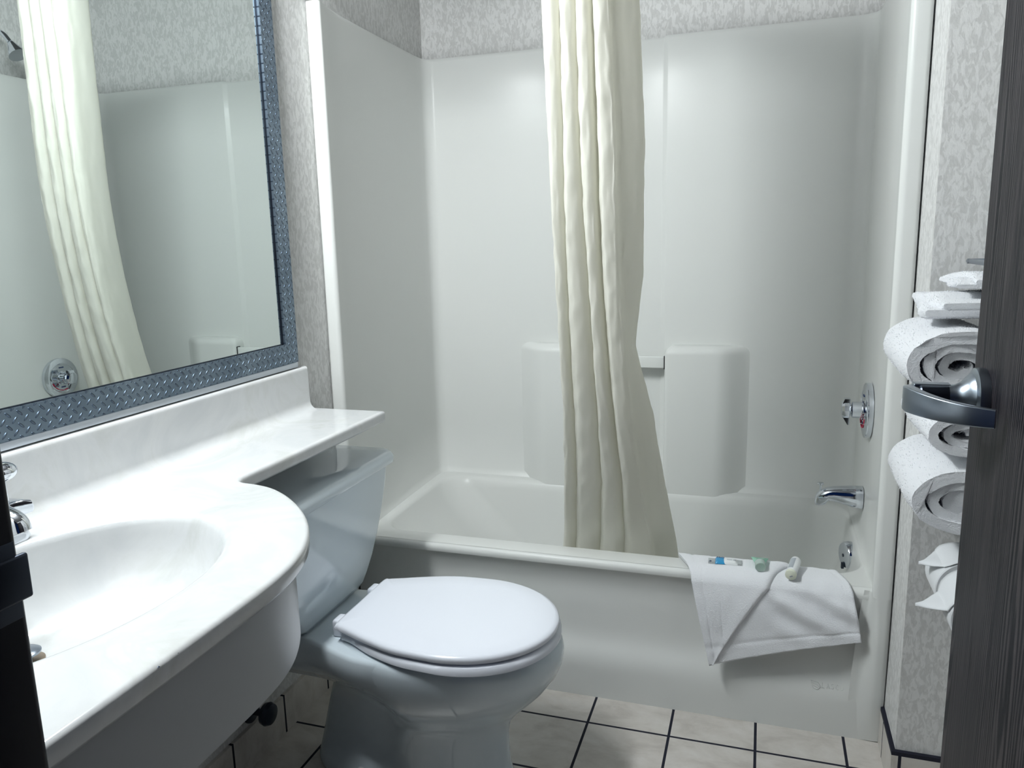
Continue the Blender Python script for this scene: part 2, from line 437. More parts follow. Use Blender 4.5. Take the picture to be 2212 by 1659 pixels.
# corbelled soap pillars: plan outline with a soft outer flank, rounded over at the top
def pillar_ring(d, z, m):
    yf, xl = .659+d, .884+d
    r = .016
    pts = [(xl, .736), (xl, yf+r)] + [(xl+r-r*math.cos(a*PI/12), yf+r-r*math.sin(a*PI/12)) for a in range(1, 7)]
    xs, xe = 1.055-d*.8, 1.19-d
    pts += [(xs+(xe-xs)*k/14, yf+(.722-yf)*(.5-.5*math.cos(PI*k/14))) for k in range(0, 15)] + [(xe, .736)]
    return [(m(x), y, z) for x, y in pts]
for m in ((lambda x: x), (lambda x: 1.519-x)):
    rr = .030
    sur.loft([pillar_ring(0, ZR-.08, m), pillar_ring(0, .926-rr, m)] + [pillar_ring(rr*(1-math.cos(a*PI/16)), .926-rr+rr*math.sin(a*PI/16), m) for a in range(1, 9)] + [pillar_ring(rr+.02, .927, m)], True, True)
sw = obj('surround_wall', sur, GEL, tub, smooth=50)
g = G(); g.box(.626, .886, .672, .688, .848, .888, .003); sb = obj('grab_bar', g, BARM, tub)
for x in (.6335, .8815): obj('bar_socket', G().box(x, x+.0035, .669, .691, .845, .891, .001), BLACK, sb)
OC = (1.466, .372, .353)
g = G().lathe([(.040, .010), (.041, .003), (.040, -.008), (.036, -.014), (.01, -.017)], OC, 'x', 32)
ov = obj('overflow_plate', rotz(g, OC, math.radians(20)), CHROME, tub)
g = G().lathe([(.005, -.014), (.005, -.018), (.003, -.019)], OC, 'x', 12); obj('screw', rotz(g, OC, math.radians(20)), DARKSTEEL, ov)
g = G(); g.box(OC[0]-.021, OC[0]-.013, OC[1]-.004, OC[1]+.004, OC[2]-.042, OC[2]-.022, .002); obj('trip_lever', rotz(g, OC, math.radians(20)), DARKSTEEL, ov)
# faint moulded emblem and lettering low on the apron
g = G()
def stroke(pts, x0, z0, s, r=.0009):
    g.tube([(x0+px*s, apron_y(x0+px*s, z0+pz*s)-.0002, z0+pz*s) for px, pz in pts], r, 6)
x0, z0 = 1.352, .122
stroke([(0, .9), (.9, .75), (1.2, .3), (.85, -.1), (.3, 0), (0, .9)], x0, z0, .02)
stroke([(.2, .65), (1.1, .3)], x0, z0, .02); stroke([(.25, .4), (1.0, .05)], x0, z0, .02)
def letters(word, x, z, s, r):
    F = {'L': [[(0, 1), (0, 0), (.5, 0)]], 'A': [[(0, 0), (.3, 1), (.6, 0)], [(.12, .4), (.48, .4)]], 'S': [[(.55, .9), (.25, 1), (.05, .75), (.5, .35), (.35, 0), (0, .1)]],
         'C': [[(.55, .85), (.3, 1), (0, .6), (.1, .15), (.35, 0), (.55, .15)]], 'O': [[(.3, 1), (0, .7), (0, .3), (.3, 0), (.6, .3), (.6, .7), (.3, 1)]]}
    for ch in word:
        for st in F[ch]: stroke(st, x, z, s, r)
        x += s*.95
letters('LASCO', x0+.028, z0+.004, .0115, .0008)
obj('moulded_emblem', g, GEL, tub)

# tub spout, shower valve, shower head
g = G()
g.loft([[(x, .402+a, (zt+zb)/2+b) for a, b in rrect(0, 0, hw, (zt-zb)/2, min(hw, (zt-zb)/2)*.8, 6)] for x, zt, zb, hw in
        ((1.497, .557, .491, .029), (1.47, .556, .494, .028), (1.44, .553, .503, .026), (1.418, .550, .509, .0235), (1.402, .547, .507, .022), (1.395, .545, .495, .021), (1.380, .538, .491, .019), (1.371, .527, .492, .015), (1.367, .516, .497, .010))])
spout = thing('bath_spout', (1.497, .402, .524), 'chrome bath spout low on the right end wall of the tub', 'spout')
obj('spout_body', g, CHROME, spout)
obj('diverter_knob', G().lathe([(.003, 0), (.003, .014), (.009, .016), (.009, .02), (.004, .021)], (1.381, .402, .541), 'z', 16), CHROME, spout)
valve = thing('shower_valve', (1.499, .41, .795), 'chrome shower valve with round plate and clear knob on the right tub wall', 'valve')
VC = (1.4970, .352, .798)
es = obj('escutcheon', G().lathe([(.078, 0), (.079, -.004), (.078, -.014), (.072, -.017), (.058, -.019), (.056, -.0175), (.02, -.019)], VC, 'x', 48), CHROME, valve)
g = G()
for k in range(5):
    a0 = math.radians(200+k*25)
    pts = [(VC[0]-.0196, VC[1]+.049*math.cos(a0+t), VC[2]+.049*math.sin(a0+t)) for t in (0, .15, .3)]
    g.tube(pts, .0018, 6)
obj('heat_scale', g, RED, es)
for (w_, rr) in ((.022, .042), (.02, -.036)):
    for k in range(5):
        yy = VC[1]+(k-2)*w_/5
        obj('dial_mark', G().box(VC[0]-.0195, VC[0]-.018, yy-.0015, yy+.0015, VC[2]+rr-.0022, VC[2]+rr+.0022), DARKP, es)
obj('sleeve', G().lathe([(.028, -.017), (.028, -.022), (.0235, -.023), (.0235, -.047), (.020, -.049), (.012, -.049), (.012, -.053)], VC, 'x', 32), CHROME, valve)
g = G().lathe([(.012, -.050), (.021, -.052), (.0245, -.056), (.0245, -.068), (.021, -.074), (.01, -.076)], VC, 'x', 10)
kn = obj('knob', g, CHROME, valve, smooth=20)
g = G(); g.prism([(VC[0]-.053, VC[2]-.018), (VC[0]-.053, VC[2]-.042), (VC[0]-.058, VC[2]-.043), (VC[0]-.073, VC[2]-.018)], 'y', VC[1]-.009, VC[1]+.009); obj('pointer', g, CHROME, kn, smooth=20)
g = G(); g.prism([(VC[0]-.053, VC[2]+.018), (VC[0]-.053, VC[2]+.032), (VC[0]-.068, VC[2]+.032), (VC[0]-.073, VC[2]+.018)], 'y', VC[1]-.011, VC[1]+.011)
obj('pointer', g, CHROME, kn, smooth=20)
sh = thing('wall_shower', (1.53, .24, 2.05), 'chrome shower head on a bent arm high on the alcove end wall', 'shower head')
obj('shower_arm', G().tube(crom([(1.534, .24, 2.06), (1.48, .24, 2.075), (1.42, .24, 2.06), (1.385, .24, 2.025)], 6), .009, 12), CHROME, sh)
obj('wall_flange', G().lathe([(.03, 0), (.028, -.006), (.012, -.012)], (1.534, .24, 2.06), 'x', 24), CHROME, sh)
bm = bmesh.new(); bmesh.ops.create_cone(bm, cap_ends=True, segments=24, radius1=.032, radius2=.012, depth=.05)
bmesh.ops.transform(bm, matrix=Matrix.Translation((1.368, .24, 2.0)) @ Matrix.Rotation(math.radians(32), 4, 'Y'), verts=bm.verts)
g = G(); g.bm(bm); obj('spray_cup', g, CHROME, sh)

# ------------------------------------------------------------------ shower curtain and rod
ROWS = [(1.810, [.699, .739, .777, .815, .855, .911]), (1.518, [.709, .743, .783, .823, .868, .924]), (1.202, [.714, .742, .794, .829, .873, .917]),
        (1.032, [.713, .740, .798, .836, .881, .894]), (.850, [.711, .738, .800, .843, .892, .933]), (.640, [.690, .722, .793, .850, .900, .956]), (.401, [.653, .690, .763, .836, .921, .982])]
ROWS = [(2.04, [.692, .737, .774, .811, .846, .905])] + ROWS + [(.30, [.640, .680, .755, .835, .930, .992])]
zr = [r[0] for r in ROWS][::-1]
def prof(z): return [lerp(zr, [r[1][k] for r in ROWS][::-1], z) for k in range(6)]
YT = crom([(.28, .145, 0), (.42, .124, 0), (.55, .055, 0), (.72, -.025, 0), (.92, -.095, 0), (1.2, -.148, 0), (1.5, -.178, 0), (2.06, -.19, 0)], 8)
def yfront(z): return lerp([p.x for p in YT], [p.y for p in YT], z)
def crow(z):
    L, v1, v2, v3, e4, R = prof(z); y = yfront(z)
    def tip(a, b, f, d): return (a+(b-a)*f, y+d)
    p = [(L+.055, y+.125), (L+.02, y+.122), (L+.007, y+.085), (L+.002, y+.045), (L, y+.018),
         tip(L, v1, .25, .000), tip(L, v1, .7, .003), (v1-.001, y+.022), (v1-.006, y+.040), (v1+.003, y+.036), (v1+.003, y+.014),
         tip(v1, v2, .28, -.004), tip(v1, v2, .72, .000), (v2-.001, y+.020), (v2-.006, y+.042), (v2+.003, y+.038), (v2+.003, y+.014),
         tip(v2, v3, .28, -.006), tip(v2, v3, .72, -.002), (v3-.002, y+.022), (v3-.007, y+.046), (v3+.002, y+.042), (v3+.003, y+.012),
         tip(v3, e4, .30, -.008), tip(v3, e4, .75, -.004), (e4-.001, y+.004), (e4+.003, y+.018),
         tip(e4, R, .35, .032), tip(e4, R, .75, .052), (R-.002, y+.068), (R, y+.078), (R-.008, y+.088), (R-.05, y+.082), (R-.09, y+.098), (R-.14, y+.088)]
    return crom([(a, b, 0) for a, b in p], 5)
rows = []
NZ = 170
for i in range(NZ+1):
    z = .30 + (2.04-.30)*i/NZ; row = []
    pts = crow(z)
    for j, p in enumerate(pts):
        u = j/len(pts)
        a = .0022*nz((u*26, z*1.1, 3), 1.0) + .0024*nz((u*50+z*9, z*15-u*30, 9), 1.0) + .0014*nz((u*70, z*34, 1), 1.0)
        a *= smoothstep(.44, .62, z)*.8+.2
        row.append((p.x+a*.7, p.y+a*1.5, z))
    rows.append(row)
g = G(); g.grid(rows)
cur = obj('shower_curtain', g, CURT, smooth=70)
tag(cur, 'cream shower curtain gathered in pleats and tucked into the tub', 'curtain')
rod = thing('curtain_rod', (.76, -.13, 2.055), 'chrome curtain rod above the tub holding the cream shower curtain', 'curtain rod')
obj('tube', G().tube([(0.002, -.13, 2.055), (1.532, -.13, 2.055)], .0125, 20), CHROME, rod)
for x in (.006, 1.528): obj('end_flange', G().lathe([(.028, -.005), (.028, .003), (.018, .005)], (x, -.13, 2.055), 'x', 24), CHROME, rod)
for k in range(7):
    x = .70+.03*k
    obj('ring', G().tube([(x, -.13+.018*math.cos(a*PI/8), 2.055-.004+.020*math.sin(a*PI/8)) for a in range(17)], .0015, 6), CHROME, rod)

# ------------------------------------------------------------------ vanity counter with moulded basin
ZC = .852; CT = .030
van = thing('vanity_counter', (.29, -1.1, .68), 'white marbled vanity counter with oval basin along the mirror wall', 'vanity')
edge = crom([(.240, -.157), (.240, -.45), (.238, -.62), (.236, -.735), (.240, -.765), (.258, -.783), (.300, -.789), (.345, -.804), (.404, -.842), (.468, -.900), (.516, -.960), (.552, -1.026), (.573, -1.090), (.582, -1.16), (.585, -1.25), (.586, -1.35), (.586, -1.45), (.586, YF-.004)], 8)
edge = [(p.x, p.y) for p in edge]
outline = [(.002, YF-.004), (.002, -.157)] + edge
def inset(poly, d):
    n = len(poly); out = []
    for i in range(n):
        a, b, c = Vector(poly[i-1]), Vector(poly[i]), Vector(poly[(i+1) % n])
        t = ((b-a).normalized()+(c-b).normalized())
        if t.length < 1e-6: t = (c-b)
        t.normalize(); out.append((b.x+t.y*d, b.y-t.x*d))
    return out
# outline runs clockwise seen from above, so its inward side is on the right: offset with +d
def loopz(poly, z): return [(x, y, z) for x, y in poly]
NB = 96
BC = (.293, -1.238)
def bring(s, z, cx=BC[0], cy=BC[1], ax=.184, ay=.268): return [(cx+ax*s*math.cos(2*PI*i/NB), cy+ay*s*math.sin(2*PI*i/NB), z) for i in range(NB)]
ct = G()
e = .008
ed = []
for k in range(6):
    a = k/5*PI/2
    ed.append(loopz(inset(outline, e*(1-math.sin(a))), ZC-e+e*math.cos(a))) if False else None
seq = [(0.014, -CT), (.004, -CT), (0, -CT+.006), (0, -.010)] + [(e*(1-math.cos(a*PI/10)), -e+e*math.sin(a*PI/10)-.0) for a in range(1, 6)] + [(e+.005, 0)]
rings = [loopz(inset(outline, d), ZC+z) for d, z in seq]
ct.loft(rings, False, False)
ib = [(1.075, 0), (1.05, 0), (1.02, -.0012), (1.0, -.005), (.985, -.012), (.965, -.026), (.93, -.05), (.86, -.08), (.75, -.102), (.6, -.118), (.42, -.128), (.25, -.134), (.10, -.138)]
br = []
for s_, z in ib:
    k = (1-min(1, s_))
    br.append(bring(s_, ZC+z, BC[0]-.075*k, BC[1]+.0*k))
ct.loft(br, False, True)
# flat top between the two loops
o2 = [Vector(p[:2]) for p in rings[-1]]; i2 = [Vector(p[:2]) for p in br[0]]
vs = o2+i2; n1 = len(o2); n2 = len(i2)
eds = [(i, (i+1) % n1) for i in range(n1)] + [(n1+i, n1+(i+1) % n2) for i in range(n2)]
vv, ee, ff, *_ = delaunay_2d_cdt(vs, eds, [], 0, 1e-6)
def inside(p, poly):
    c = False
    for i in range(len(poly)):
        a, b = poly[i-1], poly[i]
        if (a.y > p.y) != (b.y > p.y) and p.x < (b.x-a.x)*(p.y-a.y)/(b.y-a.y)+a.x: c = not c
    return c
fk = []
for f in ff:
    c = sum((vv[i] for i in f), Vector((0, 0)))/len(f)
    if inside(c, o2) and not inside(c, i2): fk.append(f)
ct.add([(p.x, p.y, ZC) for p in vv], fk)
cto = obj('countertop', ct, MARBLE, van, smooth=60, weld=True)
for cx_, cy_ in ((.583, -1.335), (.584, -1.365)):
    obj('chip', G().lathe([(.0005, -.0012), (.0022, 0), (.0005, .0012)], (cx_, cy_, ZC-.004), 'z', 8), DARKSTEEL, van)
# backsplash with coved foot and rounded top
bp = [(.0, ZC-.002), (.062, ZC-.0006)] + [(.050-.026*math.sin(a*PI/16), ZC+.0262-.026*math.cos(a*PI/16)) for a in range(0, 9)] + [(.0235, .960)] + [(.0155+.008*math.cos(a*PI/10), .964+.008*math.sin(a*PI/10)) for a in range(0, 6)] + [(.0, .972)]
g = G(); g.prism(bp, 'y', YF-.004, -.178)
g.loft([[(x, -.178, z) for x, z in bp], [(x*.75, -.172, ZC+(z-ZC)*.985) for x, z in bp], [(x*.35, -.1695, ZC+(z-ZC)*.96) for x, z in bp]])
obj('backsplash', g, MARBLE, van, smooth=40)
sk = [(x, y) for x, y in edge if (y < -.80)]
def offs(pts, d):
    out = []
    for i in range(len(pts)):
        a, c = Vector(pts[max(i-1, 0)]), Vector(pts[min(i+1, len(pts)-1)]); t = (c-a).normalized()
        out.append((pts[i][0]+t.y*d, pts[i][1]-t.x*d))
    return out
so, si = offs(sk, .026), offs(sk, .040)
g = G(); g.prism(so+si[::-1], 'z', .672, ZC-CT+.001); obj('skirt', g, LAMIN, van, smooth=30)
g = G().lathe([(.024, -.006), (.024, .0), (.019, .001)], (.205, -1.225, ZC-.134), 'z', 28); dr = obj('drain', g, simple('worn_brass', (.30, .24, .18, 1), .35, 1), van)
obj('stopper', G().lathe([(.008, 0), (.008, .008), (.020, .009), (.0205, .012), (.017, .0145), (.004, .016)], (.205, -1.225, ZC-.133), 'z', 28), SATIN, dr)

# faucet, half hidden by the door lining
fa = thing('basin_faucet', (.085, -1.19, ZC), 'chrome basin faucet at the left end of the vanity counter', 'faucet')
g = G()
rings = []
for s_, z in ((1.0, .0005), (1.02, .004), (.98, .018), (.9, .024), (.6, .026)):
    rings.append([(x, y, ZC+z) for x, y in rrect(.085, -1.19, .027*s_, .082*s_, .02*s_, 6)])
g.loft(rings); obj('base_plate', g, CHROME, fa)
obj('spout', G().tube(crom([(.085, -1.19, ZC+.02), (.088, -1.19, ZC+.055), (.12, -1.19, ZC+.075), (.175, -1.19, ZC+.062), (.185, -1.19, ZC+.045)], 6), [(.017, .014)]*25, 16), CHROME, fa)
for sgn in (1, -1):
    yc = -1.19+sgn*.055
    hd = obj('handle', G().lathe([(.014, .022), (.014, .030), (.011, .034), (.011, .046), (.009, .048)], (.085, yc, ZC), 'z', 20), CHROME, fa)
    g = G()
    g.loft([[(x, yc+sgn*dy, ZC+.045+dz+b) for x, b in rrect(.087+dx, 0, hw, hh, .004, 3)] for dy, dz, dx, hw, hh in ((-.014, .004, 0, .012, .012), (.005, .006, .002, .017, .0125), (.016, .007, .005, .020, .012), (.026, .006, .007, .021, .010), (.030, .004, .007, .019, .006))])
    obj('lever', g, CHROME, hd)
    bm = bmesh.new(); bmesh.ops.create_uvsphere(bm, u_segments=24, v_segments=14, radius=1)
    bmesh.ops.transform(bm, matrix=Matrix.Translation((.098, yc-sgn*.006, ZC+.114)) @ Matrix.Diagonal((.020, .026, .0155, 1)), verts=bm.verts)
    g = G(); g.bm(bm); g.lathe([(.007, .04), (.006, .10)], (.098, yc-sgn*.006, ZC), 'z', 16); obj('knob', g, CHROME, hd)

# ------------------------------------------------------------------ framed mirror
MY0, MY1, MZ0, MZ1, FWD = -.212, -1.56, .990, 2.02, .052
mir = thing('wall_mirror', (.01, -.886, .985), 'large wall mirror in a steel diamond plate frame above the vanity', 'mirror')
g = G(); g.box(.001, .012, MY1+.01, MY0-.01, MZ0+.01, MZ1-.01); obj('mirror_glass', g, MIRROR, mir, smooth=0)
def strip(name, y0, y1, z0, z1, mit):
    g = G(); x0, x1 = .0125, .020
    (a, b, c, d) = mit
    g.loft([[(x0, *p) for p in (a, b, c, d)], [(x1, *p) for p in (a, b, c, d)]])
    return obj(name, g, DIAM, mir, smooth=0)
i0, i1, j0, j1 = MY0-FWD, MY1+FWD, MZ0+FWD, MZ1-FWD
strip('frame_rail', 0, 0, 0, 0, [(MY1, MZ0), (MY0, MZ0), (i0, j0), (i1, j0)])
strip('frame_rail', 0, 0, 0, 0, [(MY0, MZ0), (MY0, MZ1), (i0, j1), (i0, j0)])
strip('frame_rail', 0, 0, 0, 0, [(MY0, MZ1), (MY1, MZ1), (i1, j1), (i0, j1)])
strip('frame_rail', 0, 0, 0, 0, [(MY1, MZ1), (MY1, MZ0), (i1, j0), (i1, j1)])
g = G(); g.box(.012, .0135, i0-.006, i0+.001, j0, j1); g.box(.012, .0135, i1, i0, j0-.001, j0+.0025); obj('inner_edge', g, DARKSTEEL, mir, smooth=0)
g = G(); g.box(.0005, .016, MY1, MY0+.004, MZ0-.016, MZ0-.001, .002); obj('mounting_channel', g, simple('brushed_aluminium', (.62, .66, .72, 1), .35, .8), mir)

# vanity lamp above the mirror (outside the frame of the view)
GLOW = Mat('frosted_bulb').set(color=(.9, .9, .9, 1), rough=.4)
GLOW.b.inputs['Emission Color'].default_value = (.94, .985, 1, 1); GLOW.b.inputs['Emission Strength'].default_value = BULB_W/(4*PI*PI*BULB_R**2)
GLOW = GLOW.m
vl = thing('vanity_light', (.03, LIGHT_Y, LAMP_Z-.055), 'white bar lamp with a row of bulbs on the wall above the mirror', 'lamp')
g = G(); g.box(.001, .03, LIGHT_Y-.44, LIGHT_Y+.44, LAMP_Z-.055, LAMP_Z+.055, .006); obj('back_bar', g, WHITEP, vl)
for by in BULBS:
    obj('socket', G().lathe([(.022, .03), (.022, .06), (.016, .085)], (0, by, LAMP_Z), 'x', 20), CHROME, vl)
    bm = bmesh.new(); bmesh.ops.create_uvsphere(bm, u_segments=12, v_segments=8, radius=BULB_R)
    bmesh.ops.translate(bm, vec=(LAMP_X, by, LAMP_Z), verts=bm.verts)
    g = G(); g.bm(bm); obj('bulb', g, GLOW, vl)

# ------------------------------------------------------------------ toilet
TY = -.412
toi = thing('toilet', (.40, TY, 0), 'white two-piece toilet with its lid down beside the vanity', 'toilet')
def egg(x0, x1, hw, z, n=56, p=2.0, g_=None, xc=None):
    """egg outline, blunt at the back, narrowing to the front"""
    xc = xc if xc is not None else x0+(x1-x0)*.47; out = []
    for i in range(n):
        a = 2*PI*i/n; c, s = math.cos(a), math.sin(a)
        ex = 2/p
        x = xc+(x1-xc)*abs(c)**(1 if p == 2 else ex) if c >= 0 else xc-(xc-x0)*abs(c)**ex
        y = hw*(abs(s)**(ex if c < 0 else 1))*(1 if s >= 0 else -1)
        if g_: y *= g_(x, z)
        out.append((x, TY+y, z))
    return out
def waist(x, z):
    k = smoothstep(.47, .36, x) if False else 1-smoothstep(.36, .47, x)
    zz = smoothstep(.02, .07, z)*(1-smoothstep(.22, .33, z))
    t = .10*math.sin((z-.05)*22)*k
    return 1-(.42+t)*k*zz
bw = G()
bw.loft([egg(.14, .672, .118, .0, g_=waist), egg(.14, .672, .118, .012, g_=waist), egg(.145, .664, .112, .03, g_=waist), egg(.15, .657, .108, .06, g_=waist), egg(.16, .655, .107, .10, g_=waist), egg(.17, .655, .109, .14, g_=waist),
         egg(.18, .662, .114, .175, g_=waist), egg(.19, .685, .130, .205, g_=waist), egg(.20, .720, .158, .24, g_=waist), egg(.21, .752, .180, .275, g_=waist), egg(.215, .776, .193, .31, g_=waist),
         egg(.22, .788, .199, .34), egg(.222, .791, .201, .365), egg(.225, .788, .199, .380), egg(.235, .780, .193, .390), egg(.25, .765, .180, .393)], True, True)
# shelf under the tank, flaring into the bowl
def deck(z, k=1.0, d=0):
    o = [(.035, .135), (.16, .137), (.22, .142), (.28, .162), (.36, .188), (.44, .190)]
    pts = crom([(x, y*k-d, 0) for x, y in o], 4)
    return [(p.x+d*.5, TY+p.y, z) for p in pts]+[(p.x+d*.5, TY-p.y, z) for p in pts[::-1]]
bw.loft([deck(.26, .62), deck(.29, .80), deck(.315, .93), deck(.335, 1.0), deck(.380, 1.0), deck(.3875, 1.0, .004), deck(.390, 1.0, .010)], True, True)
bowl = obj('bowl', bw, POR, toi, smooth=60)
tk = G()
def tring(z, hw, x1, r=.03, x0=.022):
    o = rrect((x0+x1)/2, TY, (x1-x0)/2, hw, r, 8)
    return [(x+(.012*(1-((y-TY)/hw)**2) if x > (x0+x1)/2 else 0), y, z) for x, y in o]
tk.loft([tring(.391, .128, .180), tring(.396, .145, .197), tring(.41, .165, .205), tring(.433, .182, .209), tring(.47, .208, .213), tring(.52, .236, .216), tring(.57, .258, .219), tring(.62, .275, .222), tring(.66, .286, .224), tring(.70, .293, .226)], True, True)
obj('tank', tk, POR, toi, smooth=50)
ld = G()
ld.loft([tring(.698, .292, .226), tring(.700, .303, .238, .035, .014), tring(.705, .308, .243, .035, .012), tring(.722, .308, .244, .035, .012), tring(.732, .303, .239, .035, .014), tring(.737, .293, .229, .03, .02), tring(.738, .25, .19, .03, .06)], True, True)
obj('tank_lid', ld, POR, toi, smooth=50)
# seat and lid
def lid_ring(x0, x1, hw, z, bw_):
    """outline with a straight hinge edge at the back"""
    n = 60; xc = x0+.27; out = []
    for i in range(n):
        a = -PI*.5 + PI*i/(n-1)
        out.append((xc+(x1-xc)*math.cos(a)**.98 if math.cos(a) > 1e-9 else xc, hw*math.sin(a)))
    back = crom([(xc, hw, 0), (xc-.09, hw*.965, 0), (xc-.17, hw*.84, 0), (xc-.235, bw_+.005, 0), (x0+.012, bw_-.004, 0), (x0, bw_-.018, 0), (x0, 0, 0)], 6)
    bk = [(p.x, p.y) for p in back[1:]]
    out = out + bk + [(x, -y) for x, y in bk[::-1][1:]]
    return [(x, TY-.004+y, z) for x, y in out[:-1]] if False else [(x, TY-.006+y, z) for x, y in out]
st = G(); st.loft([lid_ring(.300, .776, .194, .394, .125), lid_ring(.296, .785, .201, .398, .13), lid_ring(.296, .785, .201, .409, .13), lid_ring(.302, .778, .196, .415, .125)], True, True)
obj('seat', st, SEATM, toi, smooth=50)
lp = G()
lp.loft([lid_ring(.288, .770, .188, .419, .128), lid_ring(.283, .779, .196, .422, .134), lid_ring(.282, .781, .198, .430, .135), lid_ring(.285, .778, .195, .4355, .132), lid_ring(.292, .768, .186, .4385, .125), lid_ring(.33, .70, .14, .4405, .09)], True, True)
obj('seat_cover', lp, SEATM, toi, smooth=50)
for s_ in (1, -1):
    obj('hinge', G().box(.262, .312, TY-.006+s_*.085-.02, TY-.006+s_*.085+.02, .389, .432, .007), SEATM, toi)
for s_ in (1, -1):
    obj('bolt_cap', G().lathe([(.017, 0), (.017, .012), (.0145, .030), (.009, .038), (.002, .040)], (.305, TY+s_*.094, .0), 'z', 20), WHITEP, toi)
g = G(); g.box(.224, .246, TY-.235, TY-.205, .655, .675, .004); g.tube([(.246, TY-.22, .665), (.254, TY-.235, .664), (.256, TY-.275, .658)], [(.004, .007)]*3, 10)
# (flush lever sits on the tank front at its left end, hidden below the counter)
obj('flush_lever', g, CHROME, toi)
sv = thing('supply_valve', (.012, -.520, .15), 'dark chrome water shutoff knob low on the wall under the vanity', 'valve')
obj('wall_plate', G().lathe([(.03, 0), (.029, .004), (.012, .008)], (.0105, -.520, .150), 'x', 24), DARKSTEEL, sv)
obj('stem', G().lathe([(.009, .005), (.009, .05)], (.0105, -.520, .150), 'x', 16), DARKSTEEL, sv)
obj('hand_wheel', G().lathe([(.008, .036), (.026, .040), (.029, .050), (.025, .060), (.006, .064)], (.0105, -.520, .150), 'x', 24), DARKSTEEL, sv)

# ------------------------------------------------------------------ washcloth over the tub edge, with toiletries
def wc_point(s, t, lift=.003):
    """s 0..1 left to right, t 0..1 from inner rim, over the edge and down the apron"""
    xt = .998+(1.405-.998)*s; xe = 1.045+(1.440-1.045)*s; xb = 1.098+(1.462-1.098)*s
    zb = .168+(.286-.168)*s + .006*math.sin(s*PI)
    tk_ = .34
    if t < tk_:
        f = t/tk_; y = .088+(-.006-.088)*f; x = xt+(xe-xt)*f
        z = ZR+.004
        if f > .6: z -= .020*((f-.6)/.4)**2
        y -= 0
        nrm = Vector((0, -.15-.6*max(0, f-.6)/.4, 1)).normalized()
    else:
        f = (t-tk_)/(1-tk_); z0 = ZR-.016; z = z0+(zb-z0)*f; x = xe+(xb-xe)*f
        y = -.006-.013*math.sin(min(1, f*2.2)*PI/2)-.004*f
        nrm = Vector((0, -1, .35*(1-f)))
        nrm.normalize()
    b = .0022*nz((x*30, z*24, y*10), 1)
    rp = smoothstep(.40, .55, s)*smoothstep(.3, .5, t)
    b += rp*(.0065*math.sin((x*1.0+(z)*1.15)*62)*smoothstep(1.05, .6, t) if False else 0)
    b += rp*.008*(math.sin((x*.75+z*1.25)*58+1.0))*(1-smoothstep(.62, 1.0, t))
    # woven dobby band near the hem
    b -= .0022*math.exp(-((t-.86)/.016)**2)
    b -= .0015*math.exp(-((s-.955)/.010)**2)
    return Vector((x, y, z))+nrm*(lift+.004+b)
rows = []
for i in range(71):
    t = i/70; rows.append([wc_point(j/90, t) for j in range(91)])
g = G(); g.grid(rows)
# turned-back corner: a triangle of cloth lying on top at the left, with a rounded fold
rows = []
for i in range(61):
    t = .02+.975*i/60
    smax = lerp([0, .10, .34, .62, .8, 1], [.745, .66, .50, .31, .175, .02], t)
    row = []
    for j in range(41):
        f = j/40; s_ = -.006+(smax+.006)*f
        lift = .0105+.004*smoothstep(.55, .9, f)*(1-.5*t)
        if f > .93: lift = .003+(lift-.003)*(1-((f-.93)/.07)**2)
        ds = .0035*math.exp(-((s_-.085+.05*t)/.005)**2)+.0028*math.exp(-((s_-.22+.12*t)/.0045)**2)
        row.append(wc_point(max(-.006, s_), t, lift-ds*.8))
    rows.append(row)
g.grid(rows)
wcl = obj('washcloth', g, TERRY, smooth=80)
md = wcl.modifiers.new('thick', 'SOLIDIFY'); md.thickness = .0035; md.offset = -1
tag(wcl, 'white terry washcloth draped with a folded corner over the tub edge', 'washcloth')

ZI = ZR+.0195
sc = (1.122, .046); SA = math.radians(3)
pk = thing('soap_packet', (sc[0], sc[1], ZI), 'small wrapped soap packet with a blue band lying on the washcloth', 'packet')
def pillow(x0, x1, y0, y1, z0, h, n=14):
    g = G(); rows = []
    for i in range(n+1):
        rows.append([(x0+(x1-x0)*i/n, y0+(y1-y0)*j/n, z0+h*(max(0, 1-abs(2*i/n-1)**5)**.5)*(max(0, 1-abs(2*j/n-1)**4)**.5)) for j in range(n+1)])
    g.grid(rows); g.box(x0, x1, y0, y1, z0-.001, z0+.0004); return g
g = pillow(sc[0]-.022, sc[0]+.036, sc[1]-.017, sc[1]+.017, ZI+.0005, .007); obj('soap_body', rotz(g, sc, SA), WHITEP, pk)
for a, b in ((-.040, -.020), (.034, .048)): obj('wrapper_end', rotz(G().box(sc[0]+a, sc[0]+b, sc[1]-.017, sc[1]+.017, ZI-.0005, ZI+.0012, .0004), sc, SA), WRAP, pk)
g = pillow(sc[0]-.022, sc[0]+.004, sc[1]-.0172, sc[1]+.0172, ZI+.0008, .0075); obj('blue_band', rotz(g, sc, SA), BLUE, pk)
def text(name, s, loc, size, mat, parent, rz=0):
    cu = bpy.data.curves.new(name, 'FONT'); cu.body = s; cu.size = size; cu.align_x = 'CENTER'; cu.align_y = 'CENTER'; cu.extrude = .0002
    t = bpy.data.objects.new(name, cu); COL.objects.link(t)
    dg = bpy.context.evaluated_depsgraph_get(); me = bpy.data.meshes.new_from_object(t.evaluated_get(dg))
    bpy.data.objects.remove(t); me.transform(Matrix.Translation(loc) @ Matrix.Rotation(rz, 4, 'Z')); me.materials.append(mat)
    o = bpy.data.objects.new(name, me); COL.objects.link(o); o.parent = parent
    if parent.type == 'EMPTY': o.matrix_parent_inverse = Matrix.Translation(-Vector(parent.location))
    return o
text('lettering', 'PRO', (sc[0]-.009, sc[1]+.007, ZI+.0086), .011, DARKP, pk, SA)
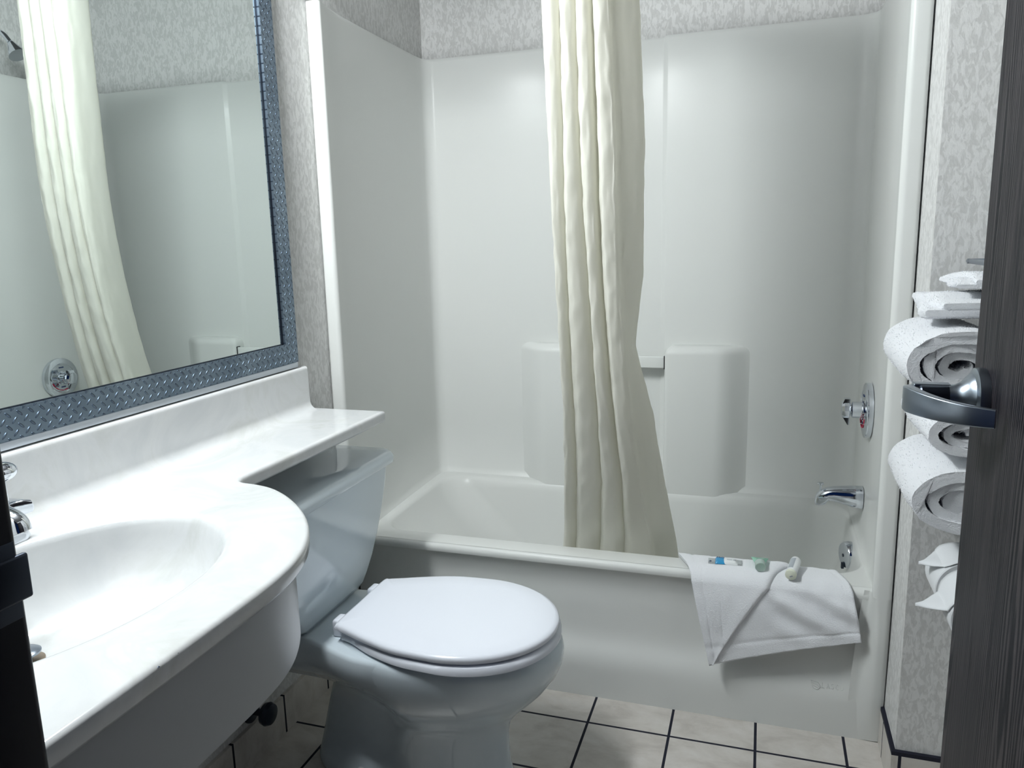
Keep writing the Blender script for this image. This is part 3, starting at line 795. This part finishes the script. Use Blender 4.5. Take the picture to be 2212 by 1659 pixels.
g = G()
for k in range(2): obj('print_line', rotz(G().box(sc[0]+.008+k*.016, sc[0]+.022+k*.009, sc[1]-.002, sc[1]+.002, ZI+.0066, ZI+.0078), sc, SA), GREY, pk)
g = G(); g.box(sc[0]-.037, sc[0]-.032, sc[1]-.007, sc[1]-.001, ZI+.001, ZI+.0018); obj('print_mark', rotz(g, sc, SA), DARKP, pk)

tc_ = (1.212, .036)
tb_ = thing('shampoo_tube', (tc_[0], tc_[1], ZI), 'small translucent green tube with round cap lying on the washcloth', 'tube')
def cyl(p0, p1, prof, n=24):
    """lathe along an arbitrary axis: prof of (radius, fraction)"""
    p0, p1 = Vector(p0), Vector(p1); t = (p1-p0).normalized(); a = t.cross(Vector((0, 0, 1))).normalized(); b = a.cross(t)
    g = G(); g.loft([[p0+(p1-p0)*f+a*r*math.cos(2*PI*k/n)+b*r*math.sin(2*PI*k/n) for k in range(n)] for r, f in prof]); return g
cap0 = Vector((tc_[0]+.004, tc_[1]-.030, ZI+.012)); cap1 = cap0+Vector((-.002, .020, .0035))
obj('cap', cyl(cap0, cap1, [(.0105, 0), (.0125, .0), (.0135, .06), (.0135, .95), (.012, 1)], 28), CLEARP, tb_)
g = G(); rings = []
for f in (0, .15, .4, .7, .95, 1):
    c = cap1+Vector((.0, .046*f, -.001)); a = .0125+.010*f; b = .0125*(1-f)+.0012
    rings.append([(c.x+a*math.cos(2*PI*k/28), c.y, max(ZI, c.z-.004*f)+b*math.sin(2*PI*k/28)) for k in range(28)])
g.loft(rings); obj('body', g, GREENP, tb_)

bc0 = Vector((1.291, .003, ZI+.0035)); bc1 = bc0+Vector((.014, .066, .0115))
bt = thing('lotion_bottle', tuple(bc0), 'small white round bottle with pale cap lying on the washcloth fold', 'bottle')
obj('bottle_body', cyl(bc0, bc1, [(.0115, .02), (.0135, .06), (.0135, .9), (.0125, .97), (.010, 1)], 28), WHITEP, bt)
obj('bottle_cap', cyl(bc0-(bc1-bc0)*.10, bc0+(bc1-bc0)*.05, [(.0122, 0), (.014, .12), (.0142, .9), (.0135, 1)], 28), CREAMP, bt)
t_ = (bc1-bc0).normalized(); a_ = t_.cross(Vector((0, 0, 1))).normalized(); b_ = a_.cross(t_)
g = G(); g.grid([[bc0+(bc1-bc0)*f+(a_*math.cos(th)+b_*math.sin(th))*.0138 for th in [math.radians(80+i*6) for i in range(11)]] for f in (.16, .5, .84)])
obj('label', g, GREY, bt)
cc = bc0-(bc1-bc0)*.102
g = G(); g.v = []; 
q = [cc+a_*u+b_*v_ for u, v_ in ((-.001, -.006), (.006, -.002), (.004, .001), (-.003, -.003))]
g.add(q, [(0, 1, 2, 3)]); obj('cap_mark', g, GREY, bt, smooth=0)

# ------------------------------------------------------------------ towel rack with rolled towels
rack = thing('towel_rack', (XR, -.36, .74), 'metal towel rack on the right wall holding the white towels', 'rack')
def rodline(p, r=.005): return G().tube(p, r, 12)
for z in (.742, 1.232):
    for x in (1.590, 1.640):
        obj('rail', rodline([(x, -.20, z), (x, -.53, z)]), SATIN, rack)
for y in (-.21, -.52):
    obj('bracket', rodline([(1.575, y, .742-.0), (XR, y, .742)]), SATIN, rack)
    obj('bracket', rodline([(1.585, y, 1.232), (XR, y, 1.232)]), SATIN, rack)
    obj('post', G().box(XR-.012, XR, y-.012, y+.012, .72, 1.25, .003), SATIN, rack)

def pile(g, n, length, seed):
    """short loose loops standing off the cloth, in the towel's own mesh"""
    rnd = random.Random(seed); V = [Vector(p) for p in g.v]; tris = []; acc = []; tot = 0
    for f in g.f:
        if len(f) > 4: continue
        for t in ((f[0], f[1], f[2]), (f[0], f[2], f[3])) if len(f) == 4 else (f,):
            c = (V[t[1]]-V[t[0]]).cross(V[t[2]]-V[t[0]]); a = c.length
            if a < 1e-12: continue
            tot += a; acc.append(tot); tris.append((t, c/a))
    import bisect
    ctr = sum(V, Vector((0, 0, 0)))/len(V)
    for _ in range(n):
        t, nn = tris[bisect.bisect(acc, rnd.random()*tot*.999999)]
        u, v_ = rnd.random(), rnd.random()
        if u+v_ > 1: u, v_ = 1-u, 1-v_
        p = V[t[0]]+(V[t[1]]-V[t[0]])*u+(V[t[2]]-V[t[0]])*v_
        j = Vector((rnd.uniform(-1, 1), rnd.uniform(-1, 1), rnd.uniform(-1, 1)))
        side = nn.cross(j)
        if side.length < 1e-4: continue
        side.normalize()
        for sg in (1, -1):
            d = (nn*sg+j*.7).normalized()*length*rnd.uniform(.5, 1.1)
            g.add([p-side*.0006, p+side*.0006, p+d], [(0, 1, 2)])
    return g

def roll(name, label, cx, cz, rx, rz, y0, y1, start, turns=2.6, seed=0, th=.013, lean=0.0):
    """a towel rolled into a spiral: a thick strip, extruded along y with soft uneven ends"""
    sp = []; N = int(turns*40)
    for i in range(N+1):
        f = i/N; a = start+f*turns*2*PI
        r = 1-(.86)*f**.95
        wob = 1+.06*math.sin(a*2.3+seed)*f
        sp.append(Vector((rx*r*wob*math.cos(a), rz*r*wob*math.sin(a), 0)))
    # strip outline: outer line then inner line back
    n = len(sp); outl = []; inn = []
    for i in range(n):
        t = (sp[min(i+1, n-1)]-sp[max(i-1, 0)]).normalized(); nn = Vector((t.y, -t.x, 0))
        k = th*.5*(1-.35*(i/n))
        outl.append(sp[i]+nn*k); inn.append(sp[i]-nn*k)
    def endround(a, b, m=4):
        c = (a+b)/2; d = (a-b)/2; t = Vector((-d.y, d.x, 0)); return [c+d*math.cos(PI*j/m)-t*math.sin(PI*j/m) for j in range(1, m)]
    ol = outl+endround(outl[-1], inn[-1])+inn[::-1]+[]
    rings = []
    NY = 22
    for j in range(NY+1):
        f = j/NY; ring_ = []
        for q, p in enumerate(ol):
            u = (q/len(outl)) if q < len(outl) else (len(ol)-q)/len(outl)
            y = y0+(y1-y0)*f
            e0 = min(f, 1-f)*NY
            y += (.010*nz((p.x*20, p.y*20, seed), 1.3) - .020*u*0)*(1 if j == NY else 0 if j == 0 else f) if True else 0
            y += (.012*u)*f*1.2
            bulge = 1+.035*nz((f*4, p.x*9, p.y*9+seed), 1)+.03*math.sin(f*PI)
            sag = -.0
            px, pz = p.x*bulge, p.y*bulge
            d = .0018*nz((p.x*160, y*160, p.y*160+seed), 1)+.0012*nz((p.x*400, y*400, p.y*400), 1)
            l = math.hypot(px, pz)+1e-6
            ring_.append((cx+px+px/l*d+lean*(y-y1), y, cz+pz+pz/l*d))
        rings.append(ring_)
    g = G(); g.loft(rings, True, True); pile(g, 9000, .0034, seed)
    o = obj(name, g, TERRY, smooth=80)
    return tag(o, label, 'towel', 'rolled towels on the rack')
Y0, Y1 = -.215, -.50
roll('rolled_towel', 'rolled white towel at the top of the roll stack, just above the door lever', 1.526, 1.060, .090, .060, Y0, Y1, -.7, 3.2, 1.0, th=.022)
roll('rolled_towel', 'middle rolled white towel, mostly hidden behind the door lever', 1.551, .9385, .080, .041, Y0, Y1, -1.0, 2.6, 4.0, th=.017)
roll('rolled_towel', 'lowest rolled white towel of the stack, below the door lever', 1.550, .815, .088, .058, Y0, Y1, -.3, 3.2, 7.0, th=.022)
# folded hand towels heaped on top of the rolls
def heap(name, label, layers, y0, y1, seed):
    g = G()
    for (x0, x1, zb, zt, sh_) in layers:
        hz = (zt-zb)/2; NYc = 26; rings = []
        for j in range(NYc+1):
            f = j/NYc; y = y0+(y1-y0)*f
            k = max(.5, (1-abs(2*f-1)**6)**.5)
            o = rrect((x0+x1)/2, (zb+zt)/2, (x1-x0)/2, hz*k, hz*.95*k, 10)
            r = []
            for x, z in o:
                d = .012*nz((x*17+seed, y*12, z*14), 1)+.0016*nz((x*170, y*170, z*170), 1)
                r.append((x+d+sh_*(f-.5)*-.02, y+d*.5, z+d*.7-.016*smoothstep(x1, x0, x) if False else z+d*.7))
            rings.append(r)
        g.loft(rings)
    pile(g, 7000, .0026, seed)
    o = obj(name, g, TERRY, smooth=80)
    return tag(o, label, 'towel', 'folded hand towels on the rack')
heap('folded_towel', 'white hand towel folded in thick layers directly on the towel rolls', [(1.484, 1.672, 1.138, 1.163, 1), (1.494, 1.676, 1.150, 1.178, -1)], -.235, -.45, 3)
heap('folded_towel', 'small white folded towel at the very top of the towel heap under the upper rail', [(1.534, 1.676, 1.189, 1.204, 1), (1.546, 1.676, 1.196, 1.213, -1)], -.25, -.43, 9)

# ------------------------------------------------------------------ toilet paper
hold = thing('paper_holder', (XR, -.42, .625), 'metal double holder on the right wall carrying two paper rolls', 'holder')
PX, PZ = 1.592, .612
obj('spindle', G().tube([(PX, -.285, PZ), (PX, -.545, PZ)], .008, 14), SATIN, hold)
for y in (-.285, -.545): obj('arm', G().box(PX-.010, XR, y-.005, y+.005, PZ-.010, PZ+.010, .003), SATIN, hold)
def paper(y0, y1, label, a_end, tip):
    r = .057; c = .020
    root = thing('toilet_paper', (PX, (y0+y1)/2, PZ-r), label, 'toilet paper', 'toilet rolls on the holder')
    g = G().lathe([(c, y0), (r-.002, y0), (r, y0-.002), (r, y1+.002), (r-.002, y1), (c, y1), (c-.0015, y1), (c-.0015, y0), (c, y0)], (PX, 0, PZ), 'y', 56, False, False)
    obj('paper_roll', g, PAPER, root)
    # the loose end, folded to a point and standing off the roll
    rows = []
    ym = (y0+y1)/2; hwid = abs(y1-y0)/2
    for i in range(25):
        f = i/24
        if f < .62:
            a = math.radians(60+(a_end-60)*f/.62); R_ = r+.0015+.004*f; x, z = PX+R_*math.cos(a), PZ+R_*math.sin(a)
            ex, ez, ea = x, z, a
        else:
            q = (f-.62)/.38
            x = ex-tip*q; z = ez-.008*q-.003*q*q
        wv = hwid*(1 if f < .5 else max(.02, 1-((f-.5)/.5)**1.1))
        rows.append([(x, ym+wv*(2*j/10-1), z-.006*(abs(2*j/10-1))**2*(smoothstep(.5, .9, f))) for j in range(11)])
    g = G(); g.grid(rows); o = obj('loose_end', g, PAPER, root, smooth=80)
    md = o.modifiers.new('thick', 'SOLIDIFY'); md.thickness = .0012
    return root
paper(-.298, -.400, 'white toilet paper roll nearer the tub, with pointed end, beside the door', 140, .036)
paper(-.425, -.527, 'white toilet paper roll nearer the room door, lower in view, with pointed end', 176, .044)
